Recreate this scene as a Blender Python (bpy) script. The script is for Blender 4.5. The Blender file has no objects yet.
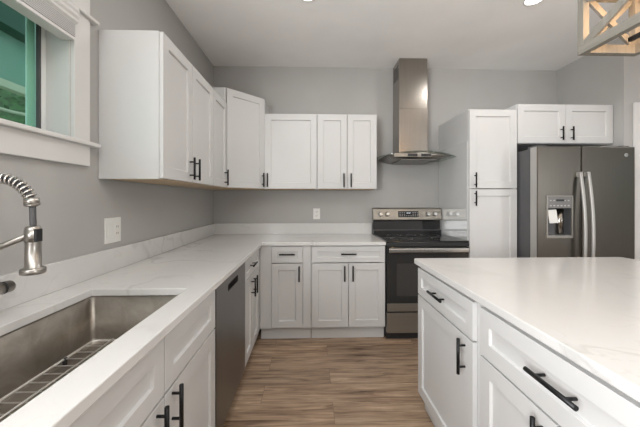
import bpy, bmesh, math, random
from mathutils import Vector, Matrix
random.seed(4)
D = bpy.data
SC = bpy.context.scene
C = SC.collection
PI = math.pi

# ------------------------------------------------------------------ camera
cam = D.cameras.new('camera'); cam_o = D.objects.new('camera', cam); C.objects.link(cam_o)
cam.sensor_fit = 'HORIZONTAL'; cam.sensor_width = 36.0
cam.lens = 289.0 / 640.0 * 36.0
cam.shift_x = 0.0
cam.shift_y = -(213.5 - 199.64) / 640.0
cam.clip_start = 0.02
cam_o.location = (1.086, -3.2407, 1.2766)
cam_o.rotation_euler = (PI / 2, 0, -0.030)
SC.camera = cam_o

# ------------------------------------------------------------------ world, light, exposure
w = D.worlds.new('sky'); SC.world = w; w.use_nodes = True
bg = w.node_tree.nodes['Background']
bg.inputs[0].default_value = (0.80, 0.90, 1.0, 1); bg.inputs[1].default_value = 1.2

def area(name, loc, rot, sx, sy, power, col=(1, 1, 1)):
    l = D.lights.new(name, 'AREA'); l.shape = 'RECTANGLE'; l.size = sx; l.size_y = sy
    l.energy = power; l.color = col
    o = D.objects.new(name, l); C.objects.link(o); o.location = loc; o.rotation_euler = rot
    return o
# added fill lights, set in two unseen openings made for them
area('fill_light_left', (.06, -4.35, 1.5), (PI / 2 + .40, 0, -PI / 2), 1.6, 1.2, 190, (0.98, 0.99, 1.0))
area('fill_light_right', (6.14, -5.7, 1.5), (PI / 2 + .3, 0, PI / 2), 1.5, 1.2, 56, (0.98, 0.99, 1.0))
CAN_POWER = 4.8
SC.view_settings.view_transform = 'Standard'
SC.view_settings.look = 'None'
SC.view_settings.exposure = 0.0
SC.view_settings.gamma = 1.0
SC.view_settings.use_curve_mapping = False

# ------------------------------------------------------------------ materials
def mat(name, col=(.8, .8, .8), rough=.5, metal=0.0, **kw):
    m = D.materials.new(name); m.use_nodes = True
    b = m.node_tree.nodes['Principled BSDF']
    b.inputs['Base Color'].default_value = (*col, 1)
    b.inputs['Roughness'].default_value = rough
    b.inputs['Metallic'].default_value = metal
    for k, v in kw.items():
        b.inputs[k.replace('_', ' ')].default_value = v
    return m
def nd(m, t, **kw):
    n = m.node_tree.nodes.new(t)
    for k, v in kw.items(): setattr(n, k, v)
    return n
def lk(m, a, b): m.node_tree.links.new(a, b)
def coords(m, scale=(1, 1, 1), rot=(0, 0, 0), out='Object'):
    tc = nd(m, 'ShaderNodeTexCoord'); mp = nd(m, 'ShaderNodeMapping')
    mp.inputs['Scale'].default_value = scale; mp.inputs['Rotation'].default_value = rot
    lk(m, tc.outputs[out], mp.inputs['Vector']); return mp.outputs['Vector']
def bsdf(m): return m.node_tree.nodes['Principled BSDF']
def noise(m, vec, scale, detail=3, rough=.5, dist=0.0):
    n = nd(m, 'ShaderNodeTexNoise'); n.inputs['Scale'].default_value = scale
    n.inputs['Detail'].default_value = detail; n.inputs['Roughness'].default_value = rough
    n.inputs['Distortion'].default_value = dist
    lk(m, vec, n.inputs['Vector']); return n.outputs['Fac']
def ramp(m, fac, stops):
    r = nd(m, 'ShaderNodeValToRGB'); e = r.color_ramp.elements
    while len(e) < len(stops): e.new(.5)
    for i, (p, c) in enumerate(stops):
        e[i].position = p; e[i].color = (*c, 1)
    lk(m, fac, r.inputs['Fac']); return r.outputs['Color']
def bump(m, h, strength=.1, dist=.002):
    b = nd(m, 'ShaderNodeBump'); b.inputs['Strength'].default_value = strength; b.inputs['Distance'].default_value = dist
    lk(m, h, b.inputs['Height']); lk(m, b.outputs['Normal'], bsdf(m).inputs['Normal'])

def paint(name, col, rough=.6, amt=.03, scale=2.5, orange=.05):
    m = mat(name, col, rough)
    v = coords(m)
    f = noise(m, v, scale, 3)
    lk(m, ramp(m, f, [(.3, tuple(c * (1 - amt) for c in col)), (.7, tuple(min(1, c * (1 + amt)) for c in col))]), bsdf(m).inputs['Base Color'])
    bump(m, noise(m, v, 180, 2), orange, .001)
    return m
M = {}
M['wall'] = paint('grey_wall_paint', (.41, .402, .388), .7)
M['ceiling'] = paint('ceiling_paint', (.86, .855, .842), .8)
M['trim'] = paint('white_trim_paint', (.64, .63, .615), .4, .01)
M['cab'] = paint('white_cabinet_lacquer', (.57, .567, .56), .33, .012, 4, .02)
M['plastic'] = mat('white_plastic', (.74, .73, .70), .35)
M['plastic_grey'] = mat('grey_plastic', (.42, .41, .40), .35)
M['black'] = mat('matt_black_metal', (.012, .012, .013), .38, .6)
M['rubber'] = mat('black_plastic', (.016, .016, .017), .5)
M['blackglass'] = mat('black_glass', (.010, .010, .011), .06, 0, Coat_Weight=.4)
M['ovenglass'] = mat('smoked_oven_glass', (.050, .047, .044), .10)
M['doorglass'] = mat('black_oven_glass', (.030, .029, .028), .09)
M['vinyl'] = mat('white_vinyl', (.74, .76, .75), .4)

def steel(name, col, rough, axis, amt=.12, metal=1.0):
    m = mat(name, col, rough, metal)
    sc = [1, 1, 1]; sc = [220, 220, 220]; sc[axis] = 2.5
    v = coords(m, tuple(sc))
    f = noise(m, v, 1.0, 3, .6)
    lk(m, ramp(m, f, [(.25, tuple(c * (1 - amt) for c in col)), (.75, tuple(min(1, c * (1 + amt)) for c in col))]), bsdf(m).inputs['Base Color'])
    bump(m, f, .05, .0005)
    return m
M['steel_h'] = steel('brushed_steel_horizontal', (.27, .25, .225), .28, 0)
M['steel_v'] = steel('brushed_steel_vertical', (.33, .305, .275), .24, 2)
M['steel_front'] = steel('satin_steel_front', (.36, .335, .295), .42, 0, .08, .9)
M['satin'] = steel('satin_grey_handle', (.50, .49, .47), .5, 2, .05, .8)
M['slate_bezel'] = mat('grey_metallic_bezel', (.30, .285, .26), .38, .7)
M['panel_dark'] = mat('dark_control_panel', (.16, .155, .15), .3)
M['steel_light'] = steel('brushed_bright_steel', (.66, .65, .63), .28, 2)
M['slate'] = steel('slate_finish_steel', (.140, .128, .112), .34, 2, .06)
M['slate_dish'] = steel('dark_brushed_steel', (.24, .23, .22), .36, 2, .08)
M['slate_grey'] = mat('dark_grey_enamel', (.075, .075, .078), .45)
M['chrome'] = mat('polished_nickel', (.70, .68, .65), .2, 1.0)
M['wire'] = mat('satin_steel_wire', (.74, .72, .69), .45, .7)
M['nickel'] = steel('brushed_nickel', (.42, .395, .365), .30, 2, .08)

def sink_mat():
    m = mat('worn_stainless_sink', (.33, .30, .265), .38, .85)
    v = coords(m)
    f = noise(m, v, 9, 6, .65, .6)
    lk(m, ramp(m, f, [(.3, (.24, .215, .185)), (.55, (.33, .30, .262)), (.75, (.42, .385, .34))]), bsdf(m).inputs['Base Color'])
    r = nd(m, 'ShaderNodeMapRange'); r.inputs[3].default_value = .28; r.inputs[4].default_value = .5
    lk(m, f, r.inputs[0]); lk(m, r.outputs[0], bsdf(m).inputs['Roughness'])
    return m
M['sink'] = sink_mat()

def marble():
    m = mat('white_veined_quartz', (.75, .73, .705), .16)
    v = coords(m)
    w1 = noise(m, v, 1.1, 4, .55)
    mixv = nd(m, 'ShaderNodeMix', data_type='VECTOR'); mixv.inputs['Factor'].default_value = .35
    nt = nd(m, 'ShaderNodeTexNoise'); nt.inputs['Scale'].default_value = 2.2; nt.inputs['Detail'].default_value = 5
    lk(m, v, nt.inputs['Vector']); lk(m, v, mixv.inputs['A']); lk(m, nt.outputs['Color'], mixv.inputs['B'])
    f = noise(m, mixv.outputs['Result'], 2.6, 2, .5, .4)
    vein = ramp(m, f, [(.484, (0, 0, 0)), (.498, (.34, .34, .34)), (.502, (.34, .34, .34)), (.516, (0, 0, 0))])
    f2 = noise(m, mixv.outputs['Result'], 5.5, 3, .55, .8)
    vein2 = ramp(m, f2, [(.488, (0, 0, 0)), (.5, (.22, .22, .22)), (.512, (0, 0, 0))])
    gate = ramp(m, noise(m, v, 1.7, 2), [(.45, (.08, .08, .08)), (.62, (1, 1, 1))])
    add = nd(m, 'ShaderNodeMix', data_type='RGBA', blend_type='ADD'); add.inputs['Factor'].default_value = 1
    lk(m, vein, add.inputs['A']); lk(m, vein2, add.inputs['B'])
    mul = nd(m, 'ShaderNodeMix', data_type='RGBA', blend_type='MULTIPLY'); mul.inputs['Factor'].default_value = 1
    lk(m, add.outputs['Result'], mul.inputs['A']); lk(m, gate, mul.inputs['B'])
    base = ramp(m, w1, [(.3, (.60, .592, .578)), (.7, (.645, .637, .623))])
    fin = nd(m, 'ShaderNodeMix', data_type='RGBA')
    sep = nd(m, 'ShaderNodeSeparateColor'); lk(m, mul.outputs['Result'], sep.inputs[0])
    lk(m, sep.outputs[0], fin.inputs['Factor']); lk(m, base, fin.inputs['A']); fin.inputs['B'].default_value = (.36, .345, .33, 1)
    lk(m, fin.outputs['Result'], bsdf(m).inputs['Base Color'])
    return m
M['quartz'] = marble()

def planks():
    m = mat('oak_vinyl_planks', (.3, .2, .14), .42)
    v = coords(m)
    br = nd(m, 'ShaderNodeTexBrick'); br.offset = .37; br.offset_frequency = 2
    br.inputs['Scale'].default_value = 1; br.inputs['Brick Width'].default_value = 1.22; br.inputs['Row Height'].default_value = .178
    br.inputs['Mortar Size'].default_value = .0012; br.inputs['Mortar Smooth'].default_value = .3; br.inputs['Bias'].default_value = 0
    br.inputs['Color1'].default_value = (0, 0, 0, 1); br.inputs['Color2'].default_value = (1, 1, 1, 1); br.inputs['Mortar'].default_value = (.5, .5, .5, 1)
    lk(m, v, br.inputs['Vector'])
    # every plank shifts its own grain
    off = nd(m, 'ShaderNodeVectorMath', operation='SCALE'); lk(m, br.outputs['Color'], off.inputs[0]); off.inputs['Scale'].default_value = 17.3
    ad = nd(m, 'ShaderNodeVectorMath', operation='ADD'); lk(m, v, ad.inputs[0]); lk(m, off.outputs[0], ad.inputs[1])
    mp = nd(m, 'ShaderNodeMapping'); mp.inputs['Scale'].default_value = (1.5, 16, 1); lk(m, ad.outputs[0], mp.inputs['Vector'])
    g1 = noise(m, mp.outputs['Vector'], 1.6, 6, .62, .9)
    mp2 = nd(m, 'ShaderNodeMapping'); mp2.inputs['Scale'].default_value = (3.5, 75, 1); lk(m, ad.outputs[0], mp2.inputs['Vector'])
    g2 = noise(m, mp2.outputs['Vector'], 1.0, 4, .6)
    c1 = ramp(m, g1, [(.27, (.090, .052, .033)), (.39, (.25, .165, .108)), (.54, (.40, .285, .195)), (.74, (.57, .43, .305))])
    c2 = ramp(m, g2, [(.3, (.55, .54, .53)), (.62, (1.0, 1.0, 1.0))])
    mu = nd(m, 'ShaderNodeMix', data_type='RGBA', blend_type='MULTIPLY'); mu.inputs['Factor'].default_value = .75
    lk(m, c1, mu.inputs['A']); lk(m, c2, mu.inputs['B'])
    kv = nd(m, 'ShaderNodeMapping'); kv.inputs['Scale'].default_value = (1.7, 6.5, 1); lk(m, ad.outputs[0], kv.inputs['Vector'])
    vo = nd(m, 'ShaderNodeTexVoronoi'); vo.inputs['Scale'].default_value = 1.0; vo.inputs['Randomness'].default_value = 1; lk(m, kv.outputs['Vector'], vo.inputs['Vector'])
    wob = nd(m, 'ShaderNodeMath', operation='MULTIPLY_ADD'); lk(m, g2, wob.inputs[0]); wob.inputs[1].default_value = .10; lk(m, vo.outputs['Distance'], wob.inputs[2])
    kn = ramp(m, wob.outputs[0], [(.10, (.26, .22, .19)), (.17, (.66, .62, .60)), (.30, (1, 1, 1))])
    mk = nd(m, 'ShaderNodeMix', data_type='RGBA', blend_type='MULTIPLY'); mk.inputs['Factor'].default_value = 1
    lk(m, mu.outputs['Result'], mk.inputs['A']); lk(m, kn, mk.inputs['B']); mu = mk
    tone = ramp(m, br.outputs['Color'], [(0, (.80, .78, .76)), (1, (1.10, 1.08, 1.06))])
    mu2 = nd(m, 'ShaderNodeMix', data_type='RGBA', blend_type='MULTIPLY'); mu2.inputs['Factor'].default_value = 1
    lk(m, mu.outputs['Result'], mu2.inputs['A']); lk(m, tone, mu2.inputs['B'])
    mo = nd(m, 'ShaderNodeMix', data_type='RGBA'); lk(m, br.outputs['Fac'], mo.inputs['Factor'])
    lk(m, mu2.outputs['Result'], mo.inputs['A']); mo.inputs['B'].default_value = (.15, .10, .07, 1)
    lk(m, mo.outputs['Result'], bsdf(m).inputs['Base Color'])
    bump(m, g2, .12, .001)
    return m
M['floor'] = planks()

def wood(name, dark, light, axis):
    m = mat(name, light, .6)
    sc = [30, 30, 30]; sc[axis] = 2.5
    v = coords(m, tuple(sc))
    lk(m, ramp(m, noise(m, v, 1.4, 5, .6, .5), [(.3, dark), (.7, light)]), bsdf(m).inputs['Base Color'])
    return m
M['ply'] = wood('raw_plywood', (.46, .34, .21), (.58, .45, .30), 1)
M['barn'] = wood('weathered_timber', (.165, .152, .128), (.235, .218, .188), 2)
M['barn_y'] = wood('weathered_timber_long', (.165, .152, .128), (.235, .218, .188), 1)

def glass(name, col):
    # thin pane: tinted see-through layer under a clear reflecting surface
    m = D.materials.new(name); m.use_nodes = True; t = m.node_tree; t.nodes.remove(t.nodes['Principled BSDF'])
    tr = nd(m, 'ShaderNodeBsdfTransparent'); tr.inputs[0].default_value = (*col, 1)
    gl = nd(m, 'ShaderNodeBsdfGlossy'); gl.inputs['Roughness'].default_value = .02
    fa_ = nd(m, 'ShaderNodeLayerWeight'); fa_.inputs[0].default_value = .5
    pw = nd(m, 'ShaderNodeMath', operation='POWER'); lk(m, fa_.outputs['Facing'], pw.inputs[0]); pw.inputs[1].default_value = 4.0
    fr = nd(m, 'ShaderNodeMath', operation='MULTIPLY_ADD'); lk(m, pw.outputs[0], fr.inputs[0]); fr.inputs[1].default_value = .55; fr.inputs[2].default_value = .035
    mx = nd(m, 'ShaderNodeMixShader'); lk(m, fr.outputs[0], mx.inputs[0]); lk(m, tr.outputs[0], mx.inputs[1]); lk(m, gl.outputs[0], mx.inputs[2])
    lk(m, mx.outputs[0], t.nodes['Material Output'].inputs['Surface'])
    return m
M['glass_green'] = glass('green_tinted_glass', (.74, .92, .85))
M['glass_hood'] = glass('smoked_hood_glass', (.80, .85, .83))
M['glass_clear'] = glass('clear_glass', (.95, .98, .97))
M['guard'] = mat('glossy_pale_panel', (.60, .605, .595), .06, 0, Coat_Weight=.6)

def emit(name, col, s):
    m = mat(name, (.8, .8, .8), .5)
    bsdf(m).inputs['Emission Color'].default_value = (*col, 1); bsdf(m).inputs['Emission Strength'].default_value = s
    return m
M['lamp'] = emit('lit_lens', (1, .97, .92), 9)
M['bulb'] = emit('warm_bulb', (1, .66, .32), 14)
M['screen'] = emit('lit_display_digits', (.75, .9, 1), .8)
M['leaf'] = paint('foliage', (.085, .19, .06), .7, .5, 14, .3)
M['soffit'] = paint('pale_green_boards', (.22, .40, .31), .6)
M['darkgreen'] = paint('dark_green_eave', (.055, .10, .07), .6)
M['cream'] = paint('cream_board', (.72, .66, .50), .5)
M['grass'] = paint('lawn', (.12, .22, .07), .9, .4, 6, .4)

# ------------------------------------------------------------------ mesh helpers
def BM(): return bmesh.new()
def box(bm, x0, x1, y0, y1, z0, z1):
    v = [bm.verts.new((x, y, z)) for z in (z0, z1) for y in (y0, y1) for x in (x0, x1)]
    for f in ((0, 2, 3, 1), (4, 5, 7, 6), (0, 1, 5, 4), (2, 6, 7, 3), (0, 4, 6, 2), (1, 3, 7, 5)):
        bm.faces.new([v[i] for i in f])
    return v
def frame_axes(d):
    d = d.normalized(); a = Vector((0, 0, 1)) if abs(d.z) < .9 else Vector((1, 0, 0))
    u = d.cross(a).normalized(); return u, d.cross(u).normalized()
def ring(bm, c, u, v, r, n): return [bm.verts.new(c + u * r * math.cos(2 * PI * i / n) + v * r * math.sin(2 * PI * i / n)) for i in range(n)]
def bridge(bm, a, b, smooth=True):
    n = len(a)
    for i in range(n):
        f = bm.faces.new((a[i], a[(i + 1) % n], b[(i + 1) % n], b[i])); f.smooth = smooth
def cyl(bm, p0, p1, r0, r1=None, n=20, caps=True):
    p0, p1 = Vector(p0), Vector(p1); r1 = r0 if r1 is None else r1
    u, v = frame_axes(p1 - p0)
    a, b = ring(bm, p0, u, v, r0, n), ring(bm, p1, u, v, r1, n); bridge(bm, a, b)
    if caps: bm.faces.new(a[::-1]); bm.faces.new(b)
def lathe(bm, c, prof, n=28, axis='z'):
    c = Vector(c); u, v, d = {'z': ((1, 0, 0), (0, 1, 0), (0, 0, 1)), 'y': ((1, 0, 0), (0, 0, 1), (0, -1, 0)), 'x': ((0, 1, 0), (0, 0, 1), (1, 0, 0))}[axis]
    u, v, d = Vector(u), Vector(v), Vector(d); prev = None
    for r, h in prof:
        cur = ring(bm, c + d * h, u, v, max(r, 1e-5), n)
        if prev: bridge(bm, prev, cur)
        else: bm.faces.new(cur[::-1])
        prev = cur
    bm.faces.new(prev)
def tube(bm, pts, r, n=10, closed=False):
    pts = [Vector(p) for p in pts]; rings = []; N = len(pts); u = None
    for i, p in enumerate(pts):
        if closed: d = pts[(i + 1) % N] - pts[i - 1]
        else: d = pts[min(i + 1, N - 1)] - pts[max(i - 1, 0)]
        d.normalize()
        if u is None: u, v = frame_axes(d)
        else:
            u = (u - d * u.dot(d)).normalized(); v = d.cross(u)
        rings.append(ring(bm, p, u, v, r, n))
    for a, b in zip(rings, rings[1:]): bridge(bm, a, b)
    if closed:
        # match the closest start vertex
        a, b = rings[-1], rings[0]; k = min(range(n), key=lambda k: (a[0].co - b[k].co).length)
        bridge(bm, a, b[k:] + b[:k])
    else:
        bm.faces.new(rings[0][::-1]); bm.faces.new(rings[-1])
def prism(bm, poly, axis, a, b):
    """poly of 2-D points extruded along axis between a and b"""
    def P(q, t): return {'x': (t, q[0], q[1]), 'y': (q[0], t, q[1]), 'z': (q[0], q[1], t)}[axis]
    A = [bm.verts.new(P(q, a)) for q in poly]; B = [bm.verts.new(P(q, b)) for q in poly]
    n = len(poly)
    for i in range(n): bm.faces.new((A[i], A[(i + 1) % n], B[(i + 1) % n], B[i]))
    bm.faces.new(A[::-1]); bm.faces.new(B)
def slab(bm, xs, ys, z0, z1, missing=()):
    """grid slab with missing cells (i, j): outline may have holes and notches"""
    nx, ny = len(xs), len(ys); vb = {}; vt = {}
    for i in range(nx):
        for j in range(ny):
            vb[i, j] = bm.verts.new((xs[i], ys[j], z0)); vt[i, j] = bm.verts.new((xs[i], ys[j], z1))
    has = lambda i, j: 0 <= i < nx - 1 and 0 <= j < ny - 1 and (i, j) not in missing
    for i in range(nx - 1):
        for j in range(ny - 1):
            if not has(i, j): continue
            bm.faces.new((vt[i, j], vt[i + 1, j], vt[i + 1, j + 1], vt[i, j + 1]))
            bm.faces.new((vb[i, j], vb[i, j + 1], vb[i + 1, j + 1], vb[i + 1, j]))
            for (di, dj, p, q) in ((-1, 0, (i, j + 1), (i, j)), (1, 0, (i + 1, j), (i + 1, j + 1)), (0, -1, (i, j), (i + 1, j)), (0, 1, (i + 1, j + 1), (i, j + 1))):
                if not has(i + di, j + dj): bm.faces.new((vb[p], vb[q], vt[q], vt[p]))
    for v in list(bm.verts):
        if not v.link_faces: bm.verts.remove(v)
def shaker(bm, x0, x1, z0, z1, yf, t=.02, rail=.061, rec=.010):
    """door / drawer front with a recessed panel; front plane at y = yf (towards -y)"""
    rail = min(rail, (z1 - z0) * .32, (x1 - x0) * .28)
    yb = yf + t
    def loop(a, b, c, d, y): return [bm.verts.new(p) for p in ((a, y, c), (b, y, c), (b, y, d), (a, y, d))]
    B = loop(x0, x1, z0, z1, yb); F = loop(x0, x1, z0, z1, yf)
    I = loop(x0 + rail, x1 - rail, z0 + rail, z1 - rail, yf)
    k = rail + .003
    R = loop(x0 + k, x1 - k, z0 + k, z1 - k, yf + rec)
    bridge(bm, B, F, False); bridge(bm, F, I, False); bridge(bm, I, R, False)
    bm.faces.new(R); bm.faces.new(B[::-1])
def rrect(x0, x1, y0, y1, r, n=5):
    out = []
    for cx, cy, a0 in ((x1 - r, y1 - r, 0), (x0 + r, y1 - r, PI / 2), (x0 + r, y0 + r, PI), (x1 - r, y0 + r, 1.5 * PI)):
        for k in range(n + 1):
            a = a0 + PI / 2 * k / n; out.append((cx + r * math.cos(a), cy + r * math.sin(a)))
    return out
def obj(name, bm, m, parent=None, bev=0.0, label=None, kind=None, mx=None):
    if mx is not None: bm.transform(mx)
    bmesh.ops.recalc_face_normals(bm, faces=bm.faces)
    me = D.meshes.new(name); bm.to_mesh(me); bm.free()
    for mm in (m if isinstance(m, (list, tuple)) else [m]): me.materials.append(mm)
    o = D.objects.new(name, me); C.objects.link(o)
    if parent: o.parent = parent
    if bev:
        b = o.modifiers.new('edge', 'BEVEL'); b.width = bev; b.segments = 2; b.limit_method = 'ANGLE'; b.angle_limit = math.radians(35)
    if label: o['label'] = label
    if kind: o['kind'] = kind
    return o
def thing(name, label, cat, loc=(0, 0, 0), rotz=0, group=None):
    o = D.objects.new(name, None); C.objects.link(o); o.empty_display_size = .05
    o.location = loc; o.rotation_euler = (0, 0, rotz); o['label'] = label; o['category'] = cat
    if group: o['group'] = group
    return o
def tag(o, label, cat, group=None):
    o['label'] = label; o['category'] = cat
    if group: o['group'] = group
    return o
def struct_root(name, loc=(0, 0, 0)):
    o = D.objects.new(name, None); C.objects.link(o); o.location = loc; o['kind'] = 'structure'; o.empty_display_size = .05
    return o
def bx1(name, dims, m, parent=None, bev=0.0, **kw):
    bm = BM(); box(bm, *dims); return obj(name, bm, m, parent, bev, **kw)

# ------------------------------------------------------------------ the room
H = 2.76; XR = 3.905; YR = -.716; XF = 6.2; YB = -7.0; T = .16
WY0, WY1, WZ0, WZ1 = -2.90, -1.905, 1.552, 2.135       # window over the sink
bx1('floor', (-T, XF + T, YB - T, T, -.12, 0), M['floor'], kind='structure')
bx1('ceiling', (-T, XF + T, YB - T, T, H, H + .12), M['ceiling'], kind='structure')
bx1('wall_back', (-T, XR + T, 0, T, 0, H), M['wall'], kind='structure')
def wall_with_hole(name, axis, a, b, s0, s1, h0, h1, z0, z1, m):
    bm = BM()
    def bb(p, q, c, d):
        if axis == 'x': box(bm, a, b, p, q, c, d)
        else: box(bm, p, q, a, b, c, d)
    bb(s0, h0, 0, H); bb(h1, s1, 0, H); bb(h0, h1, z1, H)
    if z0 > 0: bb(h0, h1, 0, z0)
    return obj(name, bm, m, kind='structure')
bm = BM()
for (p, q_, c, d) in ((YB, -5.25, 0, H), (-5.25, -3.45, 0, .85), (-5.25, -3.45, 2.15, H), (-3.45, WY0, 0, H), (WY1, 0, 0, H), (WY0, WY1, 0, WZ0), (WY0, WY1, WZ1, H)): box(bm, -T, 0, p, q_, c, d)
obj('wall_left', bm, M['wall'], kind='structure')
bx1('wall_right', (XR, XR + .12, YR + .12, 0, 0, H), M['wall'], kind='structure')
DX0, DX1, DZ = 4.07, 4.88, 2.06
wall_with_hole('wall_return', 'y', YR, YR + .12, XR, XF, DX0, DX1, 0, DZ, M['wall'])
bm = BM()
for (p, q_, c, d) in ((YB, -6.5, 0, H), (-6.5, -4.9, 0, .85), (-6.5, -4.9, 2.15, H), (-4.9, -4.3, 0, H), (-4.3, -2.3, 0, .85), (-4.3, -2.3, 2.15, H), (-2.3, YR + .12, 0, H)): box(bm, XF, XF + T, p, q_, c, d)
obj('wall_far_right', bm, M['wall'], kind='structure')
bx1('wall_rear', (-T, XF + T, YB - T, YB, 0, H), M['wall'], kind='structure')
# interior door beside the fridge
d1 = struct_root('door_1', (0, 0, 0))
bm = BM()
box(bm, DX0 - .085, DX0 + .005, YR - .02, YR, 0, DZ + .09); box(bm, DX1 - .005, DX1 + .085, YR - .02, YR, 0, DZ + .09)
box(bm, DX0 + .005, DX1 - .005, YR - .02, YR, DZ - .005, DZ + .09)
obj('door_casing', bm, M['trim'], d1, .004)
bm = BM(); shaker(bm, DX0 + .008, DX1 - .008, .01, DZ - .008, YR + .05, .035, .12, .01)
leaf = obj('door_leaf', bm, M['trim'], d1)
bm = BM(); lathe(bm, (DX1 - .07, YR + .05, .95), [(.026, 0), (.026, .008), (.011, .012), (.011, .035), (.026, .045), (.026, .062), (.012, .07)], 20, 'y')
obj('door_knob', bm, M['nickel'], leaf)
# far right window, then two added openings for the fill lights
w2 = struct_root('window_2', (0, 0, 0))
bm = BM()
for ya in (-4.3, -3.33, -2.36): box(bm, XF + .04, XF + .09, ya, ya + .06, .85, 2.15)
for za in (.85, 2.09): box(bm, XF + .04, XF + .09, -4.3, -2.3, za, za + .06)
obj('window_frame', bm, M['vinyl'], w2)

w4 = struct_root('fill_opening_right', (0, 0, 0))  # added out-of-view opening that houses the right fill light
bm = BM()
for ya in (-6.5, -5.73, -4.96): box(bm, XF + .04, XF + .09, ya, ya + .06, .85, 2.15)
for za in (.85, 2.09): box(bm, XF + .04, XF + .09, -6.5, -4.9, za, za + .06)
obj('window_frame', bm, M['vinyl'], w4)
w3 = struct_root('fill_opening_left', (0, 0, 0))  # added opening behind the camera, there to carry the left fill light
bm = BM()
for ya in (-5.25, -4.38, -3.51): box(bm, -.10, -.05, ya, ya + .06, .85, 2.15)
for za in (.85, 2.09): box(bm, -.10, -.05, -5.25, -3.45, za, za + .06)
obj('window_frame', bm, M['vinyl'], w3)

# window over the sink
w1 = struct_root('window_1', (0, 0, 0))
CO = -1.813
bm = BM(); box(bm, 0, .019, WY1, CO, WZ0, WZ1 + .005); box(bm, 0, .019, WY0 - .092, WY0, WZ0, WZ1 + .005)
obj('window_casing', bm, M['trim'], w1, .002)
bx1('window_header', (0, .019, WY0 - .092, CO, WZ1 + .020, WZ1 + .17), M['trim'], w1, .002)
bx1('window_head_cap', (0, .036, WY0 - .13, CO + .04, WZ1 + .005, WZ1 + .020), M['trim'], w1, .003)
bx1('window_stool', (-.10, .040, WY0 - .13, CO + .045, WZ0 - .019, WZ0), M['trim'], w1, .004)
bx1('window_apron', (0, .019, WY0 - .092, CO, 1.437, WZ0 - .019), M['trim'], w1, .002)
bm = BM()
box(bm, -.155, -.0, WY1 - .006, WY1 - .0002, WZ0, WZ1); box(bm, -.155, 0, WY0 + .0002, WY0 + .006, WZ0, WZ1); box(bm, -.155, 0, WY0 + .006, WY1 - .006, WZ1 - .006, WZ1)
obj('window_jamb', bm, M['trim'], w1)
bm = BM()   # outer vinyl frame
for ya, yb in ((WY1 - .028, WY1 - .006), (WY0 + .006, WY0 + .034)): box(bm, -.155, -.100, ya, yb, WZ0, WZ1 - .006)
box(bm, -.155, -.100, WY0 + .034, WY1 - .028, WZ0, WZ0 + .022); box(bm, -.155, -.100, WY0 + .034, WY1 - .028, WZ1 - .04, WZ1 - .006)
obj('window_frame', bm, M['vinyl'], w1, .002)
bx1('gasket', (-.115, -.102, WY1 - .038, WY1 - .0282, WZ0 + .022, WZ1 - .04), M['slate_grey'], w1)
bm = BM()
ya = WY1 - .038
box(bm, -.127, -.119, ya - .036, ya, WZ0 + .022, WZ1 - .04); box(bm, -.127, -.119, WY0 + .034, WY0 + .08, WZ0 + .022, WZ1 - .04)
box(bm, -.127, -.119, WY0 + .08, ya - .036, WZ0 + .022, WZ0 + .030); box(bm, -.127, -.119, WY0 + .08, ya - .036, WZ1 - .08, WZ1 - .04)
obj('sash', bm, M['vinyl'], w1, .002)
bx1('pane', (-.118, -.114, WY0 + .034, ya, WZ0 + .022, WZ1 - .04), M['glass_green'], w1)

# raised blind inside the window
bl = thing('window_blind', 'white slatted blind drawn up under a moulded valance at the sink window', 'blind', (0, -2.4, 2.05))
y0, y1 = WY0 + .012 + 2.4, WY1 - .010 + 2.4
prof = [(-.02, .083), (.046, .083), (.051, .066), (.046, .056), (.051, .040), (.043, .030), (.046, .018), (.036, .010), (-.02, .010)]
bm = BM(); prism(bm, [(p[0], p[1]) for p in prof], 'y', y0, y1); obj('valance', bm, M['trim'], bl, .001)
bm = BM()
for k in range(8): box(bm, -.024, .036, y0 + .006, y1 - .004, -.047 + k * .0075, -.0435 + k * .0075)
obj('slat_stack', bm, M['trim'], bl)
bx1('bottom_rail', (-.024, .034, y0 + .008, y1 - .006, -.064, -.050), M['trim'], bl, .002)

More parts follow.
